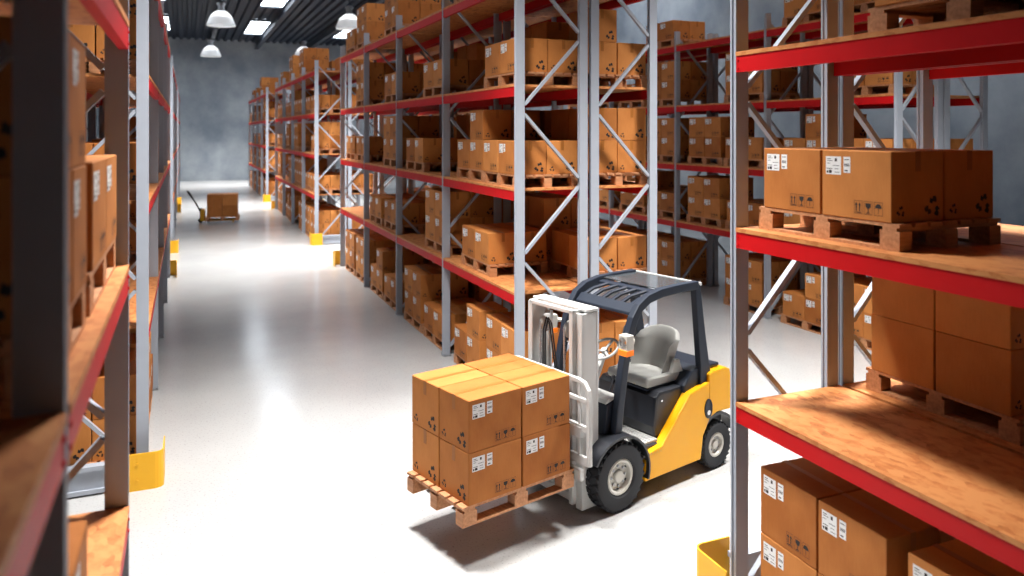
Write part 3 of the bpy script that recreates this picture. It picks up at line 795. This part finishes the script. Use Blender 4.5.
# lamps on the front pillars
for s in (-1, 1):
    y = s*(GY+.10)
    h = MB().box(1.12,1.21,y-.055,y+.055,1.475,1.62).build('headlamp', M['rim'], fk, bevel=.012, seg=2)
    MB().cyl((1.21,y,1.55),(1.25,y,1.55),.032,14).cyl((1.235,y-.0,1.55),(1.29,s*(GY+.03),1.55),.022,12).build('lamp_bracket', M['rim'], h)
    MB().box(1.112,1.212,y-.057,y+.057,1.43,1.488).build('turn_signal', M['orange'], h, bevel=.006)
    MB().lathe([(.042,0),(.045,.006),(.0001,.014)],18,Matrix.Translation((1.12,y,1.56)) @ Matrix.Rotation(-PI/2,4,'Y')).build('lens', M['chrome'], h, smooth=40)
# mast
for s in (-1, 1):
    f = lambda a, b: (min(s*a, s*b), max(s*a, s*b))
    m = MB(); u, v = f(.355,.385); m.box(.76,.95,u,v,.06,1.84); u, v = f(.30,.385)
    m.box(.74,.765,u,v,.06,1.84); m.box(.925,.95,u,v,.06,1.84); m.build('mast_channel', M['fl_white'], fk, bevel=.004)
    m = MB(); u, v = f(.285,.31); m.box(.70,.90,u,v,.10,1.87); u, v = f(.262,.31); m.box(.69,.712,u,v,.10,1.87); m.box(.88,.905,u,v,.10,1.87)
    m.build('inner_mast', M['fl_white'], fk, bevel=.004)
    m = MB().cyl((.86,s*.20,.12),(.86,s*.20,1.10),.038,16).cyl((.86,s*.20,1.10),(.86,s*.20,1.70),.024,14).box(.84,.88,s*.2-.03,s*.2+.03,1.70,1.76); m.build('lift_cylinder', M['fl_white'], fk, smooth=40)
    T = Matrix.Translation((.80,s*.17-.02,1.66)) @ Matrix.Rotation(-PI/2,4,'X')
    m = MB().lathe([(.018,0),(.075,0),(.085,.008),(.07,.014),(.07,.026),(.085,.032),(.075,.04),(.018,.04)],24,T,closed=True); m.build('chain_pulley', M['fl_white'], fk, smooth=40)
    m = MB(); y = s*.17
    for i in range(26): m.box(.716,.724,y-.012,y+.012,.62+i*.041,.62+i*.041+.033)
    m.box(.714,.72,y-.006,y+.006,.62,1.68)
    m.build('lift_chain', M['steel_dk'], fk)
    MB().cyl((.95,s*.36,.56),(1.12,s*.36,.60),.028,14).cyl((.90,s*.36,.55),(1.0,s*.36,.57),.018,12).build('tilt_cylinder', M['rim'], fk, smooth=40)
MB().box(.80,.95,-.385,.385,1.845,1.878).build('mast_crosshead', M['fl_white'], fk, bevel=.006)
MB().box(.76,.93,-.36,.36,.08,.16).build('mast_foot_bar', M['fl_white'], fk, bevel=.006)
MB().box(.90,.945,-.36,.36,1.02,1.10).build('mast_tie_bar', M['fl_white'], fk, bevel=.006)
MB().box(.69,.735,-.31,.31,1.835,1.872).build('inner_crossbar', M['fl_white'], fk, bevel=.005)
m = MB()
for y in (.10,.13): m.sweep([(.90,y,1.05),(.84,y,1.40),(.80,y,1.66),(.76,y,1.72),(.72,y,1.60),(.715,y,1.2),(.71,y,.9)], .008, n=8)
m.build('hydraulic_hose', M['fl_black'], fk, smooth=40)
m = MB().sweep([(.95,-.10,1.42),(1.05,-.20,1.40),(1.12,-.05,1.45),(.96,.06,1.47)], .007, n=6); m.build('control_cable', M['fl_white'], fk)
# carriage, backrest and forks
m = MB().box(.615,.66,-.50,.50,.40,.50).box(.615,.66,-.50,.50,.78,.88)
for y in (-.21,.21): m.box(.655,.69,y-.03,y+.03,.42,.86)
m.build('carriage', M['fl_white'], fk, bevel=.005)
br = MB()
W = .575
path = [(.65,-W,.55),(.65,-W,1.13),(.65,-W+.015,1.21),(.65,-W+.06,1.265),(.65,-W+.13,1.28),(.65,W-.13,1.28),(.65,W-.06,1.265),(.65,W-.015,1.21),(.65,W,1.13),(.65,W,.55)]
br.sweep(path, .040, .040, side=(1,0,0))
for z0, z1 in ((.55,.63),(.84,.90),(1.10,1.14)): br.box(.625,.655,-W+.01,W-.01,z0,z1)
for y in (-.46,-.28,-.10,.10,.28,.46): br.box(.632,.648,y-.014,y+.014,.60,1.27)
br.build('load_backrest', M['fl_white'], fk, bevel=.008, seg=2)
for s in (-1, 1):
    y = s*.20; m = MB()
    m.prism([(.640,.86),(.640,.382),(-.52,.372),(-.52,.380),(.40,.420),(.595,.426),(.608,.44),(.608,.86)], 'y', y-.05, y+.05); m.build('fork', M['steel_dk'], fk)

# the pallet and eight cartons on the forks
PZ = .34
LCX, LCY = FO.x, FO.y
LOADF = load(LCX, LCY, PZ, YAW + PI/2, F2, '', '', 'cartons on the forklift', flip=False)
LOADF['ptext'] = 'pale wooden pallet raised on the forks of the yellow forklift'
names = {}
for k, tier in enumerate(('lower','upper')):
    for j, ch in enumerate('abcd'):
        LOADF['boxes'][k*4+j]['label'] = '%s carton on the forklift pallet, %s side, %s end' % (tier, 'label-facing camera' if ch in 'ab' else 'hidden rear', 'free outer' if ch in 'bd' else 'mast')

# ------------------------------------------------------------------ pallet jack down the aisle
JX, JY, JR = 1.32, 32.2, rad(-6)
LJ = load(JX, JY, .085, JR - PI/2, F2, 'wooden pallet lifted by the pallet jack down the aisle', '', 'cartons on the pallet jack')
for k, tier in enumerate(('lower','upper')):
    for j, ch in enumerate('abcd'):
        LJ['boxes'][k*4+j]['label'] = '%s carton of the pallet jack load, %s, %s' % (tier, 'wall side' if ch in 'ab' else 'camera side', 'handle end' if ch in 'ac' else 'outer end')
pj = thing('pallet_jack', 'yellow hand pallet jack with tilted black handle, far down the aisle', 'pallet jack', (JX, JY, 0), JR)
m = MB()
for s in (-1, 1):
    y = s*.19; m.box(-.64,.50,y-.06,y+.06,.07,.125)
    m.cyl((.38,y-.04,.04),(.38,y+.04,.04),.04,14)
m.build('fork_frame', M['jack'], pj, bevel=.006)
MB().box(-.80,-.645,-.20,.20,.07,.52).build('mast_housing', M['jack'], pj, bevel=.03, seg=2)
MB().cyl((-.78,0,.12),(-.78,0,.55),.06,16).cyl((-.80,-.09,.09),(-.80,.09,.09),.088,20).build('steering_wheel_unit', M['rubber'], pj, smooth=40)
m = MB().sweep([(-.80,0,.40),(-.95,0,.70),(-1.12,0,.98)], .03, n=10)
m.build('drawbar', M['fl_black'], pj)
T = Matrix.Translation((-1.20,0,1.10)) @ Matrix.Rotation(rad(-34), 4, 'Y')
m = MB().sweep([T @ Vector((0, .11*math.cos(2*PI*i/24), .15*math.sin(2*PI*i/24))) for i in range(24)], .03, n=8, closed=True)
m.box(-.03,.03,-.05,.05,-.18,-.04,T); m.build('handle_grip', M['fl_black'], pj, smooth=40)

# ------------------------------------------------------------------ camera
cam = bpy.data.cameras.new('camera'); co = bpy.data.objects.new('camera', cam); COL.objects.link(co)
FPX = 780.0
co.location = (0, 0, CAMH); TH = math.atan((512-186)/FPX)
co.rotation_euler = (PI/2, 0, -TH)
cam.sensor_fit = 'HORIZONTAL'; cam.sensor_width = 36; cam.lens = 36*FPX/1024
cam.shift_y = -(288-131.5)/1024
cam.clip_start = .05; cam.clip_end = 200
cam.dof.use_dof = True; cam.dof.focus_distance = 7.4; cam.dof.aperture_fstop = 1.25
SC.camera = co

# ------------------------------------------------------------------ link the loads: the 300 cartons that show largest stand alone
for L in LOADS:
    L['root'] = link('wooden_pallet', PAL['all'], None, (L['x'], L['y'], L['z']), L['rz'])
    L['root'].scale = (1, L['ln'], 1)
    for b in L['boxes']:
        b['ob'] = link('cardboard_box', BOX['small'], None, b['loc'], b['rz']); b['ob'].scale = (1, b['ln'], b['hz'])
bpy.context.view_layer.update()
from mathutils.bvhtree import BVHTree
hits = {}
GW, GH = 512, 288
mw = co.matrix_world.to_3x3(); eye = co.matrix_world.translation.copy()
vs, ps, own, base = [], [], [], 0
for o in SC.objects:
    if o.type != 'MESH' or o.name.startswith(('window_frame', 'ceiling')): continue
    mx = o.matrix_world; me = o.data
    vs.extend([mx @ v.co for v in me.vertices])
    for p in me.polygons:
        ps.append([base + i for i in p.vertices]); own.append(o.name)
    base += len(me.vertices)
TREE = BVHTree.FromPolygons(vs, ps)
for j in range(GH):
    for i in range(GW):
        px, py = (i+.5)*1024/GW, (j+.5)*576/GH
        d = (mw @ Vector(((px-512)/FPX, -(py-131.5)/FPX, -1))).normalized()
        ix = TREE.ray_cast(eye, d)[2]
        if ix is not None: hits[own[ix]] = hits.get(own[ix], 0) + 1
del TREE, vs, ps, own
allb = [b for L in LOADS for b in L['boxes']]
for b in allb: b['n'] = hits.get(b['ob'].name, 0)
seen = sorted([b for b in allb if b['n']], key=lambda b: -b['n'])
keep = set(id(b) for b in seen[:300]); big = {id(b) for b in seen if b['n'] >= 10}
stuff = bmesh.new(); smat = [M['card'], M['tape'], M['label'], M['ink']]; nstuff = 0
npal = 0
for L in LOADS:
    r = L['root']; pn = hits.get(r.name, 0)
    if not pn and not any(b['n'] for b in L['boxes']):
        for b in L['boxes']: bpy.data.objects.remove(b['ob'])
        bpy.data.objects.remove(r); continue
    npal += 1
    tag(r, L['ptext'], 'pallet', 'wooden pallets, ' + L['group'])
    if pn >= 60:
        r.data = PAL['deck']
        for y in (-PL/2+.07, 0, PL/2-.07): link('stringer', PAL['stringer'], r, (0, y, 0))
        for x in (-PD/2+.05, 0, PD/2-.05): link('bottom_board', PAL['runner'], r, (x, 0, 0))
        for x, y in PAL['spots']: link('block', PAL['block'], r, (x, y, 0))
    for b in L['boxes']:
        o = b['ob']
        if id(b) in keep:
            tag(o, b['label'], 'box', 'cardboard boxes, ' + L['group'])
            if id(b) in big:
                o.data = BOX['body']
                ny = Matrix.Rotation(b['rz'], 2) @ Vector((0, 1)); e = 1 if ny.x*(-b['loc'][0]) + ny.y*(-b['loc'][1]) > 0 else -1
                for nm, key in (('packing_tape','tape'),('shipping_label','label'),('barcode_label','barcode'),('handling_print','sym'),('recycling_print',('rec',e)),('triangle_print',('tri',e))):
                    c = link(nm, BOX[key], o)
        else:
            tmp = BOX['bm'].copy()
            bmesh.ops.transform(tmp, matrix=Matrix.Translation(b['loc']) @ Matrix.Rotation(b['rz'], 4, 'Z') @ Matrix.Diagonal((1, b['ln'], b['hz'], 1)), verts=tmp.verts)
            me = bpy.data.meshes.new('t'); tmp.to_mesh(me); tmp.free(); stuff.from_mesh(me); bpy.data.meshes.remove(me); nstuff += 1
            bpy.data.objects.remove(o)
BOX['bm'].free()
if nstuff:
    me = bpy.data.meshes.new('cardboard_boxes'); stuff.to_mesh(me)
    for m in smat: me.materials.append(m)
    o = link('cardboard_boxes', me); tag(o, 'many more brown cartons deep inside the racks, small or mostly hidden', 'boxes', None, 'stuff')
stuff.free()
print('boxes', len(allb), 'seen', len(seen), 'kept', len(keep), 'big', len(big), 'stuff', nstuff, 'pallets', npal, 'min kept', seen[min(299,len(seen)-1)]['n'])

# ------------------------------------------------------------------ world and view
w = bpy.data.worlds.new('world'); SC.world = w; w.use_nodes = True
w.node_tree.nodes['Background'].inputs['Color'].default_value = (.5, .6, .8, 1)
w.node_tree.nodes['Background'].inputs['Strength'].default_value = .05
SC.view_settings.view_transform = 'Standard'; SC.view_settings.look = 'None'
SC.view_settings.exposure = 0.0; SC.view_settings.gamma = 1.0; SC.view_settings.use_curve_mapping = False
cy = SC.cycles
cy.use_denoising = True
try: cy.denoiser = 'OPENIMAGEDENOISE'
except Exception: pass
cy.max_bounces = 8; cy.diffuse_bounces = 2; cy.glossy_bounces = 4; cy.sample_clamp_indirect = 8.0
cy.caustics_reflective = False; cy.caustics_refractive = False
